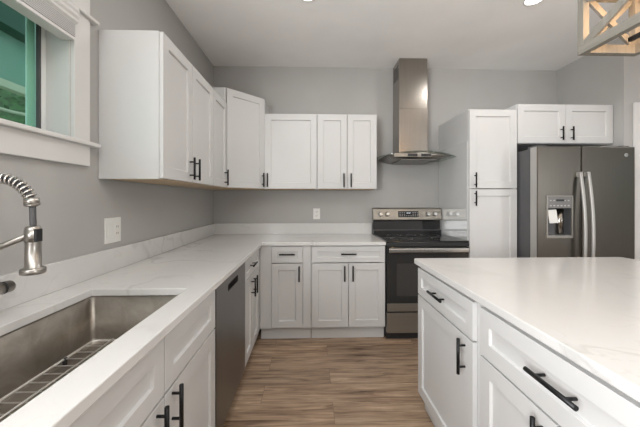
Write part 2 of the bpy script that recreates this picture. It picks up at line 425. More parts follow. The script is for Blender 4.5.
# ------------------------------------------------------------------ outside
bx1('lawn', (-9, -T - .02, -9, 4, -.5, -.4), M['grass'], kind='structure')
pb = thing('porch_eave', 'pale green porch eave with a cream lower board outside the window', 'porch', (-1.6, -1.5, 0))
bx1('fascia', (-.06, 0, -2.5, 3.5, 2.32, 2.74), M['soffit'], pb)
bx1('eave', (-.06, .14, -2.5, 3.5, 2.74, 3.05), M['darkgreen'], pb)
bx1('lower_board', (-.05, .03, -2.5, 3.5, 2.255, 2.32), M['cream'], pb)
bm = BM()
pts = [(-.02, 3.4, 2.08), (-.02, 1.15, 2.09), (-.02, .95, 2.07)] + [(-.02, .80 - .13 * math.sin(a), 2.19 - .12 * math.cos(a)) for a in [i * PI / 12 for i in range(7)]] + [(-.02, .67, 2.26)]
tube(bm, pts, .014, 8); obj('curved_rail', bm, M['cream'], pb)
def bush(name, label, c, r, n, seed, mt):
    rnd = random.Random(seed); bm = BM()
    for k in range(n):
        a = rnd.uniform(0, 2 * PI); t = rnd.uniform(-.9, 1); q = math.sqrt(max(0, 1 - t * t)) * rnd.uniform(.75, 1.05)
        p = Vector((r[0] * q * math.cos(a), r[1] * q * math.sin(a), r[2] * t * rnd.uniform(.85, 1.05)))
        s = rnd.uniform(.05, .12); nn = Vector((rnd.gauss(0, 1), rnd.gauss(0, 1), rnd.gauss(0, 1))).normalized(); u, v = frame_axes(nn)
        bm.faces.new([bm.verts.new(p + u * s), bm.verts.new(p + v * s * .5), bm.verts.new(p - u * s), bm.verts.new(p - v * s * .5)])
    bmesh.ops.create_icosphere(bm, subdivisions=3, radius=1, matrix=Matrix.Translation((0, 0, 0)) @ Matrix.Diagonal((r[0] * .86, r[1] * .86, r[2] * .86, 1)))
    o = obj(name, bm, mt); o.location = c; return tag(o, label, 'bush')
bush('garden_shrub', 'green leafy shrub outside the window below the cream board', (-3.9, 1.4, 1.75), (1.3, 2.8, 2.2), 4200, 3, M['leaf'])

bush('garden_shrub', 'dark green hedge outside the window on the far right', (9.0, -4.4, .9), (1.0, 2.6, 1.5), 2600, 8, M['leaf'])
# ------------------------------------------------------------------ cabinets
def handle(parent, kind, c, L, yf, label=None, name='handle', mx=None):
    """black bar pull standing off the front plane y = yf"""
    x, z = c; bm = BM(); so = .030; h = L / 2; q = L * .30
    if kind == 'v':
        cyl(bm, (x, yf - so, z - h), (x, yf - so, z + h), .0068, n=14)
        for s in (-q, q): cyl(bm, (x, yf - so, z + s), (x, yf + .001, z + s), .0045, n=12)
    else:
        cyl(bm, (x - h, yf - so, z), (x + h, yf - so, z), .0068, n=14)
        for s in (-q, q): cyl(bm, (x + s, yf - so, z), (x + s, yf + .001, z), .0045, n=12)
    return obj(name, bm, M['black'], parent, mx=mx)
def cabinet(name, label, cat, loc, rotz, w, d, h, fronts, toe=0.0, group=None, closed_top=True, wood_bottom=False, L=.138, toe_in=.035, sides=True):
    """local frame: x along the width, front towards -y, z up from the cabinet's base"""
    t = thing(name, label, cat, loc, rotz, group)
    bm = BM(); p = .018
    box(bm, 0, p, -d, 0, toe, h); box(bm, w - p, w, -d, 0, toe, h); box(bm, p, w - p, -p, 0, toe, h)
    b0 = toe
    if wood_bottom: b0 = toe + .012
    box(bm, p, w - p, -d, -p, b0, b0 + p)
    if closed_top: box(bm, p, w - p, -d, -p, h - p, h)
    # face frame
    box(bm, p, w - p, -d, -d + .018, b0 + p, b0 + p + .02); box(bm, p, w - p, -d, -d + .018, h - .055, h - (p if closed_top else 0))
    fx = sorted(set([0.0, w] + [f[1] for f in fronts] + [f[2] for f in fronts]))
    lo = min(f[1] for f in fronts); hi = max(f[2] for f in fronts)
    box(bm, p, max(lo + .03, p + .02), -d - (.02 if lo > .04 else 0), -d + .018, b0 + p, h - .055) if lo <= .04 else box(bm, 0, lo - .003, -d - .012, -d + .0, toe, h - .002)
    box(bm, min(hi - .03, w - p - .02), w - p, -d, -d + .018, b0 + p, h - .055) if w - hi <= .04 else box(bm, hi + .003, w, -d - .012, -d, toe, h - .002)
    obj('carcass', bm, M['cab'], t, .001)
    if wood_bottom:
        bx1('bottom_panel', (p, w - p, -d + .001, -.001, toe, toe + .011), M['ply'], t, label='raw plywood underside')
    if toe:
        bx1('toe_kick', (.002, w - .002, -d + toe_in, -d + toe_in + .016, 0, toe - .001), M['cab'], t)
    yf = -d - .021
    for kind, x0, x1, z0, z1, hd in fronts:
        bm = BM(); shaker(bm, x0, x1, z0, z1, yf)
        o = obj('door' if kind == 'door' else 'drawer_front' if kind == 'false' else 'drawer', bm, M['cab'], t, .0012)
        if hd: handle(o, hd[0], (hd[1], hd[2]), hd[3] if len(hd) > 3 else L, yf)
    return t
C0 = .864; C1 = .894; G = .002
# --- base cabinets on the back wall
zd0, zd1, zr0, zr1 = .122, .700, .708, .852
cabinet('base_cabinet', 'narrow white base cabinet with one drawer over one door in the back corner', 'cabinet', (.6245, -G, 0), 0, .4585, .608, C0 - .001,
        [('drawer', .106, .383, zr0, zr1, ('h', .245, .786)), ('door', .106, .383, zd0, zd1, ('v', .352, .612))], .112, 'base cabinets', closed_top=False)
cabinet('base_cabinet', 'white base cabinet with a wide drawer over two doors left of the range', 'cabinet', (1.085, -G, 0), 0, .675, .608, C0 - .001,
        [('drawer', .004, .671, zr0, zr1, ('h', .337, .786)), ('door', .004, .335, zd0, zd1, ('v', .300, .612)), ('door', .340, .671, zd0, zd1, ('v', .375, .612))], .112, 'base cabinets', closed_top=False)
# --- base cabinets on the left wall
cabinet('base_cabinet', 'white base cabinet between the dishwasher and the back corner', 'cabinet', (G, -1.247, 0), PI / 2, .622, .608, C0 - .001,
        [('drawer', .004, .512, zr0, zr1, ('h', .22, .786)), ('door', .004, .255, zd0, zd1, ('v', .215, .612)), ('door', .261, .512, zd0, zd1, ('v', .300, .612))], .112, 'base cabinets', closed_top=False)
cabinet('sink_cabinet', 'white sink base cabinet with two false drawer fronts over two doors', 'cabinet', (G, -2.806, 0), PI / 2, .953, .608, C0 - .001,
        [('false', .004, .473, .673, zr1, None), ('false', .479, .949, .673, zr1, None), ('door', .004, .473, zd0, .665, ('v', .430, .597)), ('door', .479, .949, zd0, .665, ('v', .525, .602))], .112, 'base cabinets', closed_top=False)
cabinet('base_cabinet', 'white base cabinet with one door at the near end of the sink run', 'cabinet', (G, -3.428, 0), PI / 2, .620, .608, C0 - .001,
        [('drawer', .004, .616, .673, zr1, ('h', .31, .765)), ('door', .004, .616, zd0, .665, ('v', .56, .582))], .112, 'base cabinets', closed_top=False)
# --- wall cabinets
U0, U1 = 1.383, 2.143; hU = U1 - U0; UD = .303
def up_door(x0, x1, hx): return ('door', x0, x1, .004, hU - .004, ('v', hx, .088))
cabinet('wall_cabinet', 'white two door wall cabinet next to the window on the left wall', 'cabinet', (G, -1.736, U0), PI / 2, .762, UD, hU,
        [up_door(.003, .366, .327), up_door(.371, .759, .410)], 0, 'wall cabinets', wood_bottom=True)
cabinet('wall_cabinet', 'narrow white one door wall cabinet between the two door one and the diagonal corner cabinet', 'cabinet', (G, -.973, U0), PI / 2, .357, UD, hU,
        [up_door(.003, .354, .290)], 0, 'wall cabinets', wood_bottom=True)
cabinet('wall_cabinet', 'white wall cabinet with one wide door right of the diagonal corner cabinet', 'cabinet', (.616, -G, U0), 0, .528, UD, hU,
        [up_door(.003, .525, .033)], 0, 'wall cabinets', wood_bottom=True)
cabinet('wall_cabinet', 'white wall cabinet with two narrow doors beside the range hood', 'cabinet', (1.145, -G, U0), 0, .607, UD, hU,
        [up_door(.003, .301, .268), up_door(.306, .604, .340)], 0, 'wall cabinets', wood_bottom=True)
cc = thing('corner_cabinet', 'taller white diagonal corner wall cabinet with one door', 'cabinet', (G, -G, U0), 0, 'wall cabinets')
hc = 2.287 - U0; a, b = .612, UD
bm = BM(); prism(bm, [(0, 0), (0, -a), (b, -a), (a, -b), (a, 0)], 'z', .012, hc); obj('carcass', bm, M['cab'], cc, .001)
bm = BM(); prism(bm, [(.004, -.004), (.004, -a + .004), (b, -a + .004), (a - .004, -b), (a - .004, -.004)], 'z', 0, .0115); obj('bottom_panel', bm, M['ply'], cc, label='raw plywood underside')
mx = Matrix.Translation(((a + b) / 2, -(a + b) / 2, 0)) @ Matrix.Rotation(PI / 4, 4, 'Z')
bm = BM(); shaker(bm, -.205, .205, .004, hc - .004, -.021); dd = obj('door', bm, M['cab'], cc, .0012, mx=mx)
handle(dd, 'v', (.172, .088), .138, -.021, mx=mx)
# --- tall pantry and the cabinet over the fridge
PX0, PX1 = 2.534, 2.986
cabinet('pantry_cabinet', 'tall white pantry cabinet with two stacked doors between range and fridge', 'cabinet', (PX0, -G, 0), 0, PX1 - PX0, .608, 2.113,
        [('door', .004, PX1 - PX0 - .004, .122, 1.372, ('v', .050, 1.29)), ('door', .004, PX1 - PX0 - .004, 1.380, 2.105, ('v', .050, 1.455))], .112)
fw = XR - .004 - (PX1 + .001)
cabinet('fridge_cabinet', 'white two door cabinet above the fridge', 'cabinet', (PX1 + .001, -G, 1.797), 0, fw, .608, .366,
        [('door', .004, fw / 2 - .002, .004, .362, ('v', fw / 2 - .048, .090, .125)), ('door', fw / 2 + .002, fw - .004, .004, .362, ('v', fw / 2 + .048, .090, .125))], 0)
# glossy guard on the pantry's side
bx1('splash_guard', (2.5285, 2.5335, -.605, -.025, .900, 1.822), M['guard'], None, .001)
tag(D.objects['splash_guard'], 'glossy pale guard panel on the side of the pantry beside the range', 'panel')

# ------------------------------------------------------------------ counters
CX = .648
bm = BM()
SX0, SX1, SY0, SY1 = .150, .550, -2.765, -1.978
xs = [G, SX0, SX1, CX, 1.761]; ys = [-3.445, SY0, SY1, -CX, -G]
miss = {(1, 1)} | {(3, j) for j in range(3)}
slab(bm, xs, ys, C0, C1, miss)
ct = tag(obj('countertop', bm, M['quartz'], None, .003), 'white veined L shaped counter holding the sink along the left and back walls', 'countertop')
bx1('backsplash', (G, .021, -3.445, -.0215, C1 + .0005, 1.013), M['quartz'], None, .0015)
tag(D.objects['backsplash'], 'low white quartz backsplash strip along the left wall behind the faucet', 'backsplash', 'backsplash strips')
bs = bx1('backsplash', (G, 1.761, -.021, -G, C1 + .0005, 1.013), M['quartz'], None, .0015)
tag(bs, 'low white quartz backsplash strip along the back wall left of the range', 'backsplash', 'backsplash strips')

# ------------------------------------------------------------------ sink and its grid
sk = thing('sink', 'long undermount stainless steel sink in the left counter', 'sink', ((SX0 + SX1) / 2, (SY0 + SY1) / 2, .660))
hx, hy = (SX1 - SX0) / 2 + .004, (SY1 - SY0) / 2 + .004
bm = BM(); loops = []
for (ins, z, r) in ((0, .203, .018), (0.002, .03, .018), (.006, .008, .022), (.016, 0, .03)):
    loops.append([bm.verts.new((x, y, z)) for x, y in rrect(-hx + ins, hx - ins, -hy + ins, hy - ins, r, 6)])
for A, B in zip(loops, loops[1:]): bridge(bm, A, B)
bm.faces.new(loops[-1])
ol = [bm.verts.new((x, y, .203)) for x, y in rrect(-hx - .012, hx + .012, -hy - .012, hy + .012, .02, 6)]
bridge(bm, ol, loops[0], False)
bas = obj('basin', bm, M['sink'], sk)
sd = bas.modifiers.new('wall', 'SOLIDIFY'); sd.thickness = .0015; sd.offset = -1
bm = BM(); lathe(bm, (0, 0, .001), [(.055, 0), (.055, .003), (.046, .004), (.042, .0015), (.02, .001)], 28); obj('drain', bm, M['chrome'], sk)
gr = thing('sink_grid', 'steel wire grid lying on the bottom of the sink', 'grid', ((SX0 + SX1) / 2, (SY0 + SY1) / 2, .6615))
gx, gy = hx - .022, hy - .022
bm = BM()
tube(bm, [(x, y, .022) for x, y in rrect(-gx, gx, -gy, gy, .03, 6)], .0042, 8, True); obj('rim_wire', bm, M['wire'], gr)
bm = BM()
for k in range(15):
    y = -gy + (k + 1) * 2 * gy / 16; tube(bm, [(-gx, y, .0225), (gx, y, .0225)], .0022, 8)
for x in (-.10, -.035, .035, .10): tube(bm, [(x, -gy, .0268), (x, gy, .0268)], .0032, 8)
obj('cross_wire', bm, M['wire'], gr)
for x in (-gx, gx):
    for y in (-gy + .09, gy - .14):
        bm = BM(); cyl(bm, (x, y, 0), (x, y, .026), .0075, n=12); obj('foot', bm, M['rubber'], gr)

# ------------------------------------------------------------------ faucet
FX, FY = .092, -2.392
fa = thing('faucet', 'brushed nickel spring spout faucet standing behind the sink', 'faucet', (FX, FY, C1))
Z = lambda z: z - C1
bm = BM(); lathe(bm, (0, 0, 0), [(.034, 0), (.034, .006), (.028, .010)], 28); obj('base_plate', bm, M['nickel'], fa)
bm = BM(); lathe(bm, (0, 0, .010), [(.024, 0), (.024, .155), (.021, .165), (.015, .17), (.015, .235), (.019, .24), (.019, .27), (.012, .275)], 24); obj('body', bm, M['nickel'], fa)
hz_ = Z(.992)
bm = BM(); cyl(bm, (0, .018, hz_), (0, .134, hz_), .0195, n=24); cyl(bm, (0, .134, hz_), (0, .138, hz_), .0195, .017, n=24)
hd = obj('handle_hub', bm, M['nickel'], fa)
bm = BM(); cyl(bm, (0, .108, hz_), (0, .113, hz_), .0201, n=24); obj('seam_ring', bm, M['rubber'], hd)
bm = BM(); tube(bm, [(.004, .100, hz_ + .016), (.008, .090, hz_ + .036), (.014, .060, hz_ + .075)], .003, 10); obj('lever', bm, M['nickel'], hd)
# spring arch
cx_, cz_, R_ = .099, Z(1.240), .099
def arch(s):   # s in metres along the axis of the arch
    z0 = Z(1.165); L1 = cz_ - z0
    if s < L1: return Vector((0, 0, z0 + s))
    a = PI - (s - L1) / R_
    return Vector((cx_ + R_ * math.cos(a), .002 * (PI - a), cz_ + R_ * math.sin(a)))
S1 = (cz_ - Z(1.165)) + R_ * (PI - math.radians(22))
path = [arch(S1 * i / 40) for i in range(41)]
bm = BM(); tube(bm, path, .0085, 10); obj('inner_hose', bm, M['slate_grey'], fa)
bm = BM(); pts = []; turns = 27; per = 12
for i in range(turns * per + 1):
    s = S1 * i / (turns * per); p = arch(s); q = arch(min(S1, s + .002)); dd_ = (q - arch(max(0, s - .002))).normalized()
    u = Vector((0, 1, 0)); v = dd_.cross(u).normalized(); an = 2 * PI * i / per
    pts.append(p + (u * math.cos(an) + v * math.sin(an)) * .0138)
tube(bm, pts, .0029, 6); obj('spring', bm, M['chrome'], fa)
HX, HY = .287 - FX, .006
e = path[-1]; dv = (path[-1] - path[-2]).normalized()
dv = (dv + Vector((0, 0, -2.5))).normalized()
bm = BM(); cyl(bm, e - dv * .004, e + dv * .016, .0165, .018, n=24); cyl(bm, e + dv * .016, e + dv * .021, .018, .012, n=24); obj('spring_collar', bm, M['nickel'], fa)
e2 = e + dv * .022
bm = BM(); tube(bm, [e2 - dv * .004, e2 + dv * .006, e2.lerp(Vector((HX, HY, Z(1.19))), .5), Vector((HX, HY, Z(1.21))), Vector((HX, HY, Z(1.19)))], .0078, 12); obj('spray_hose', bm, M['slate_grey'], fa)
sh = None
bm = BM(); lathe(bm, (HX, HY, Z(1.064)), [(.026, 0), (.0288, .003), (.0288, .014), (.0265, .017), (.0185, .019), (.0175, .085), (.0178, .090), (.0178, .132), (.015, .136), (.009, .137)], 28); sh = obj('spray_head', bm, M['nickel'], fa)
bm = BM(); box(bm, HX + .007, HX + .0195, HY - .013, HY + .009, Z(1.156), Z(1.193)); obj('spray_button', bm, M['rubber'], sh, .002)
bm = BM(); tube(bm, [(.0, .0, Z(1.098)), (HX - .016, HY, Z(1.172))], .0085, 10); cyl(bm, (HX, HY, Z(1.156)), (HX, HY, Z(1.190)), .0192, n=24); obj('docking_arm', bm, M['nickel'], fa)

# ------------------------------------------------------------------ dishwasher
DY0, DY1 = -1.851, -1.250
dw = thing('dishwasher', 'dark steel dishwasher set into the left base run', 'dishwasher', (G, (DY0 + DY1) / 2, 0), PI / 2)
hw = (DY1 - DY0) / 2 - .002
bx1('tub', (-hw, hw, -.585, 0, .11, .858), M['slate_grey'], dw)
# door front with a pocket handle
bm = BM(); pz0, pz1, pw = .775, .815, .105
for d_ in ((-hw, hw, .118, pz0), (-hw, hw, pz1, .858), (-hw, -pw, pz0, pz1), (pw, hw, pz0, pz1)): box(bm, d_[0], d_[1], -.632, -.590, d_[2], d_[3])
bmesh.ops.remove_doubles(bm, verts=bm.verts, dist=.0001)
dfr = obj('door', bm, M['slate_dish'], dw)
bm = BM(); box(bm, -pw, pw, -.598, -.590, pz0, pz1); box(bm, -pw, pw, -.632, -.629, pz0, pz0 + .006); obj('pocket_handle', bm, M['rubber'], dfr)
bx1('toe_kick', (-hw, hw, -.55, -.535, 0, .108), M['rubber'], dw)

# ------------------------------------------------------------------ range
RX0, RX1 = 1.7665, 2.5225; RC = (RX0 + RX1) / 2; rw = (RX1 - RX0) / 2
rg = thing('range', 'freestanding steel and black glass electric range under the hood', 'stove', (RC, -.006, 0))
bx1('body', (-rw, rw, -.60, -.01, .03, .884), M['rubber'], rg, .003)
bm = BM(); box(bm, -rw, rw, -.645, -.085, .8865, .902); obj('cooktop', bm, M['blackglass'], rg, .004)
bx1('front_trim', (-rw, rw, -.645, -.601, .852, .886), M['rubber'], rg, .003)
for (bx_, by_, r_) in ((-.19, -.47, .105), (.19, -.47, .085), (-.19, -.22, .075), (.19, -.22, .095), (0, -.2, .05)):
    bm = BM(); n = 40; A = ring(bm, Vector((bx_, by_, .9024)), Vector((1, 0, 0)), Vector((0, 1, 0)), r_, n); B = ring(bm, Vector((bx_, by_, .9024)), Vector((1, 0, 0)), Vector((0, 1, 0)), r_ - .003, n); bridge(bm, A, B)
    obj('burner_ring', bm, M['plastic_grey'], rg)
# backguard
bm = BM(); prism(bm, [(-.012, .885), (-.084, .885), (-.084, .935), (-.064, .945), (-.056, 1.04), (-.075, 1.062), (-.012, 1.062)], 'x', -rw + .004, rw - .004); bgd = obj('backguard', bm, M['blackglass'], rg, .002)
bx1('guard_ledge', (-rw + .004, rw - .004, -.090, -.0645, .936, .946), M['slate_grey'], bgd, .002)
bm = BM(); prism(bm, [(-.012, 1.050), (-.090, 1.050), (-.096, 1.058), (-.080, 1.172), (-.068, 1.186), (-.012, 1.186)], 'x', -rw, rw); cp = obj('control_panel', bm, M['steel_front'], rg, .004)
ang = math.atan2(.016, .114)
mxp = Matrix.Translation((0, -.0885, 1.117)) @ Matrix.Rotation(-ang, 4, 'X')
bm = BM(); box(bm, -.105, .120, -.0015, .004, -.032, .034); dp = obj('display', bm, M['blackglass'], cp, mx=mxp)
bm = BM()
for r_ in (-.018, -.001):
    for k in range(9):
        if r_ > -.01 and 3 <= k <= 5: continue
        x = -.09 + k * .024; box(bm, x, x + .011, -.0022, -.0014, r_ - .003, r_ + .003)
for k in range(9):
    if 3 <= k <= 5: continue
    x = -.09 + k * .024; box(bm, x, x + .011, -.0022, -.0014, .014, .019)
obj('button_marks', bm, M['plastic_grey'], dp, mx=mxp)
bm = BM()
segs = {'1': 'bc', '2': 'abged', '0': 'abcdef', '8': 'abcdefg'}
def digit(bm, ch, x, z, s=.007):
    t_ = .0013
    sd_ = {'a': (0, s, 2 * s - t_, 2 * s), 'g': (0, s, s - t_ / 2, s + t_ / 2), 'd': (0, s, 0, t_), 'b': (s - t_, s, s, 2 * s), 'c': (s - t_, s, 0, s), 'f': (0, t_, s, 2 * s), 'e': (0, t_, 0, s)}
    for c in segs[ch]:
        q = sd_[c]; box(bm, x + q[0], x + q[1], -.0022, -.0014, z + q[2], z + q[3])
for ch, x in (('1', -.016), ('2', -.004), ('0', .010), ('0', .021)): digit(bm, ch, x, .006)
obj('clock_digits', bm, M['screen'], dp, mx=mxp)
for x in (-.30, -.225, .225, .30):
    bm = BM(); lathe(bm, (0, 0, 0), [(.026, 0), (.026, .004), (.021, .006), (.0195, .028), (.016, .031)], 24, 'y'); box(bm, -.003, .003, -.033, -.03, -.017, .017)
    obj('knob', bm, M['steel_light'], cp, mx=Matrix.Translation((x, -.0885, 1.117)) @ Matrix.Rotation(-ang, 4, 'X'))
# oven door
bm = BM(); slab(bm, [-rw + .004, -.29, .29, rw - .004], [.265, .40, .70, .848], 0, .042, {(1, 1)})
bm.transform(Matrix.Translation((0, -.602, 0)) @ Matrix.Rotation(PI / 2, 4, 'X'))
od = obj('oven_door', bm, M['doorglass'], rg, .002)
bx1('oven_window', (-.29, .29, -.632, -.622, .40, .70), M['ovenglass'], od)
bx1('door_trim', (-rw + .004, rw - .004, -.648, -.6445, .266, .338), M['steel_front'], od, .001)
bm = BM(); prism(bm, rrect(-.693, -.672, .803, .842, .009, 4), 'x', -rw + .014, rw - .026); oh = obj('oven_handle', bm, M['steel_light'], od, .001)
for x in (-rw + .045, rw - .045): bx1('handle_post', (x - .014, x + .014, -.674, -.644, .806, .838), M['steel_h'], oh)
bx1('storage_drawer', (-rw + .004, rw - .004, -.640, -.602, .068, .250), M['steel_front'], rg, .003)
bx1('base_plinth', (-rw + .01, rw - .01, -.60, -.03, .0, .031), M['rubber'], rg)

# ------------------------------------------------------------------ hood
HC = 2.140
hd_ = thing('range_hood', 'steel chimney range hood with a curved glass canopy over the range', 'hood', (HC, -.003, 1.65))
Zh = lambda z: z - 1.65
cw = .149
bm = BM(); box(bm, -cw + .014, cw + .016, -.242, 0, Zh(1.735), Zh(2.228)); obj('lower_chimney', bm, M['steel_v'], hd_, .002)
bm = BM(); box(bm, -cw + .016, cw + .014, -.240, 0, Zh(2.2285), Zh(H - .002)); uc = obj('upper_chimney', bm, M['steel_v'], hd_, .002)
for k in range(5):
    z = Zh(2.57) + k * .030
    for y_, s in ((-.24, 1),):
        bx1('vent_slot', (-cw + .0145, -cw + .0165, -.20, -.04, z, z + .013), M['rubber'], uc)
bm = BM(); n = 24; hw_ = .385
top = []; bot = []
def gz(x): return Zh(1.742) - .040 * (abs(x) / hw_) ** 2.2
def gy_(x): return -.512 + .095 * (abs(x) / hw_) ** 2.4
rows = []
for i in range(n + 1):
    x = -hw_ + 2 * hw_ * i / n
    rows.append([bm.verts.new((x, y, z)) for (y, z) in ((-.002, gz(x) + .003), (gy_(x), gz(x) + .003), (gy_(x), gz(x) - .003), (-.002, gz(x) - .003))])
for A, B in zip(rows, rows[1:]): bridge(bm, A, B, True)
bm.faces.new(rows[0]); bm.faces.new(rows[-1][::-1])
obj('glass_canopy', bm, M['glass_hood'], hd_, .0015)
bm = BM(); rows = []; n = 20; bw = .325
for i in range(n + 1):
    x = -bw + 2 * bw * i / n; q = abs(x) / bw
    zt = gz(x) - .004; zb = max(0.0, (q - .55) / .45) * .045 + Zh(1.674); zb = min(zb, zt - .006)
    yf = gy_(x) + .018
    rows.append([bm.verts.new(p) for p in ((x, -.004, zt), (x, yf, zt), (x, yf - .004, zb + (zt - zb) * .45), (x, yf + .03, zb), (x, -.004, zb))])
for A, B in zip(rows, rows[1:]): bridge(bm, A, B, True)
bm.faces.new(rows[0]); bm.faces.new(rows[-1][::-1])
cb = obj('canopy_body', bm, M['steel_h'], hd_)
bx1('control_strip', (-.262, .100, -.506, -.480, Zh(1.686), Zh(1.722)), M['slate_bezel'], cb, .002)
for xa, xb in ((-.135, -.040), (-.005, .092)):
    for k in range(4):
        s = (xb - xa) / 4; bx1('button', (xa + k * s + .001, xa + (k + 1) * s - .001, -.510, -.505, Zh(1.691), Zh(1.717)), M['rubber'], cb)
bx1('grease_filter', (-.17, .17, -.44, -.06, Zh(1.667), Zh(1.675)), M['slate_dish'], hd_)

# ------------------------------------------------------------------ fridge
FX0, FX1 = 2.992, 3.848; FZ = 1.729
fr = thing('fridge', 'slate grey side by side fridge with an ice dispenser', 'fridge', (FX0, -.03, 0))
W = FX1 - FX0; yb_ = -.750; yfd = -.827      # door back / front in local y
bx1('body', (.004, W - .004, yb_ + .012, 0, .03, FZ - .012), M['slate_grey'], fr, .003)
bx1('base_grille', (.01, W - .01, yb_ + .012, yb_ + .06, 0, .0295), M['rubber'], fr)
bx1('hinge_cover', (.02, .11, yb_ - .05, yb_ + .06, FZ - .011, FZ + .012), M['slate_grey'], fr, .004)
bx1('hinge_cover', (W - .11, W - .02, yb_ - .05, yb_ + .06, FZ - .011, FZ + .012), M['slate_grey'], fr, .004)
xm = .386
dx0, dx1, dz0, dz1 = .076, .308, .950, 1.312
bm = BM(); slab(bm, [0, dx0 + .008, dx1 - .008, xm - .003], [.06, dz0 + .008, dz1 - .008, FZ], 0, yb_ - yfd, {(1, 1)})
bm.transform(Matrix.Translation((0, yb_, 0)) @ Matrix.Rotation(PI / 2, 4, 'X'))
ld = obj('freezer_door', bm, M['slate'], fr, .008)
bm = BM(); box(bm, xm + .003, W, yfd, yb_, .06, FZ); rd = obj('fridge_door', bm, M['slate'], fr, .008)
bx1('door_edge_sheen', (-.0015, .0005, yfd + .006, yb_ - .002, .064, FZ - .004), M['satin'], ld, label='pale metal door edge toned for its bright reflection')  # lighter strip over the door side, its bright reflection put into the colour
def fridge_handle(x, par):
    bm = BM(); sec = rrect(-.013, .013, -.009, .009, .006, 3); rows = []
    z0, z1 = .42, 1.510; n = 26
    for i in range(n + 1):
        q = i / n; z = z0 + (z1 - z0) * q; y = yfd - .024 - .045 * (1 - (2 * q - 1) ** 2)
        rows.append([bm.verts.new((x + a_, y + b_, z)) for a_, b_ in sec])
    for A, B in zip(rows, rows[1:]): bridge(bm, A, B)
    bm.faces.new(rows[0]); bm.faces.new(rows[-1][::-1])
    for z in (z0 + .02, z1 - .02): box(bm, x - .011, x + .011, yfd - .030, yfd + .002, z - .018, z + .018)
    obj('handle', bm, M['satin'], par)
fridge_handle(xm - .034, ld); fridge_handle(xm + .034, rd)
# dispenser
di = None
bm = BM()
slab(bm, [dx0, dx0 + .014, dx1 - .014, dx1], [dz0, dz0 + .022, dz1 - .012, dz1], 0, .010, {(1, 1)})
bm.transform(Matrix.Translation((0, yfd + .002, 0)) @ Matrix.Rotation(PI / 2, 4, 'X'))
di = obj('dispenser_bezel', bm, M['slate_bezel'], ld, .003)
cz = 1.205
bx1('dispenser_panel', (dx0 + .014, dx1 - .014, yfd - .004, yfd + .020, cz, dz1 - .012), M['panel_dark'], di)
bx1('dispenser_screen', (dx0 + .085, dx0 + .155, yfd - .006, yfd - .0038, cz + .058, cz + .074), M['rubber'], di)
for k in range(6):
    x = dx0 + .030 + k * .031; bx1('button', (x, x + .015, yfd - .0055, yfd - .0038, cz + .016, cz + .026), M['plastic_grey'], di)
for k in (0, 1, 4, 5):
    x = dx0 + .030 + k * .031; bx1('button', (x, x + .013, yfd - .0055, yfd - .0038, cz + .060, cz + .068), M['plastic_grey'], di)
bm = BM(); x0_, x1_ = dx0 + .010, dx1 - .010; yk = yb_ - .010
box(bm, x0_, x1_, yk, yk + .006, dz0 + .010, cz); box(bm, x0_, x0_ + .004, yfd + .004, yk, dz0 + .010, cz); box(bm, x1_ - .004, x1_, yfd + .004, yk, dz0 + .010, cz); box(bm, x0_, x1_, yfd + .004, yk, cz - .002, cz + .004)
obj('dispenser_cavity', bm, M['slate_grey'], di)
bx1('drip_tray', (x0_ + .004, x1_ - .004, yfd + .003, yk, dz0 + .010, dz0 + .024), M['steel_light'], di)
bm = BM(); cyl(bm, (dx0 + .17, yk - .004, dz0 + .03), (dx0 + .17, yk - .004, cz - .004), .030, n=20); obj('dispenser_backplate', bm, M['steel_v'], di)
bm = BM(); box(bm, dx0 + .024, dx0 + .098, -.005, .003, -.115, 0); obj('dispenser_paddle', bm, M['plastic'], di, .003, mx=Matrix.Translation((0, yfd + .012, cz - .022)) @ Matrix.Rotation(-.12, 4, 'X') @ Matrix.Rotation(-.06, 4, 'Y'))
# round maker's badge
bm = BM(); bxg, bzg = .776, 1.657
lathe(bm, (bxg, yfd + .0005, bzg), [(.0155, 0), (.0155, .003), (.0135, .0035)], 32, 'y'); bd = obj('badge', bm, M['steel_light'], rd)
cu = D.curves.new('badge_letters', 'FONT'); cu.body = 'GE'; cu.size = .0155; cu.extrude = .0004; cu.align_x = 'CENTER'; cu.align_y = 'CENTER'; cu.shear = .25
tmp = D.objects.new('tmp_text', cu); C.objects.link(tmp)
me = D.meshes.new_from_object(tmp.evaluated_get(bpy.context.evaluated_depsgraph_get()))
D.objects.remove(tmp)
bm = BM(); bm.from_mesh(me); D.meshes.remove(me)
obj('badge_letters', bm, M['slate_grey'], bd, mx=Matrix.Translation((bxg, yfd - .0036, bzg)) @ Matrix.Rotation(PI / 2, 4, 'X'))

# ------------------------------------------------------------------ island
I1 = .905; I0 = .875; IX0, IX1, IY0, IY1 = 1.733, 3.098, -2.96, -1.424
bm = BM(); prism(bm, rrect(IX0, IX1, IY0, IY1, .022, 6), 'z', I0, I1)
isl = tag(obj('countertop', bm, M['quartz'], None, .003), 'white veined quartz top on the kitchen island', 'countertop')
IF = 1.758       # carcass front plane (x); doors come out to 1.751
Ld = .98; ib = IF + Ld
cabinet('island_cabinet', 'white island cabinet with a drawer over one door at the end by the range', 'cabinet', (ib, -1.490, 0), -PI / 2, .611, Ld, I0 - .001,
        [('drawer', .004, .603, .706, .862, ('h', .300, .785, .155)), ('door', .004, .603, .105, .698, ('v', .545, .614, .150))], .100, 'island cabinets', toe_in=.022)
cabinet('island_cabinet', 'white island cabinet with a wide drawer over two doors nearest the camera', 'cabinet', (ib, -2.102, 0), -PI / 2, .762, Ld, I0 - .001,
        [('drawer', .040, .740, .684, .862, ('h', .398, .786, .162)), ('door', .040, .388, .105, .676, ('v', .345, .59, .150)), ('door', .393, .740, .105, .676, ('v', .430, .59, .150))], .100, 'island cabinets', toe_in=.022)

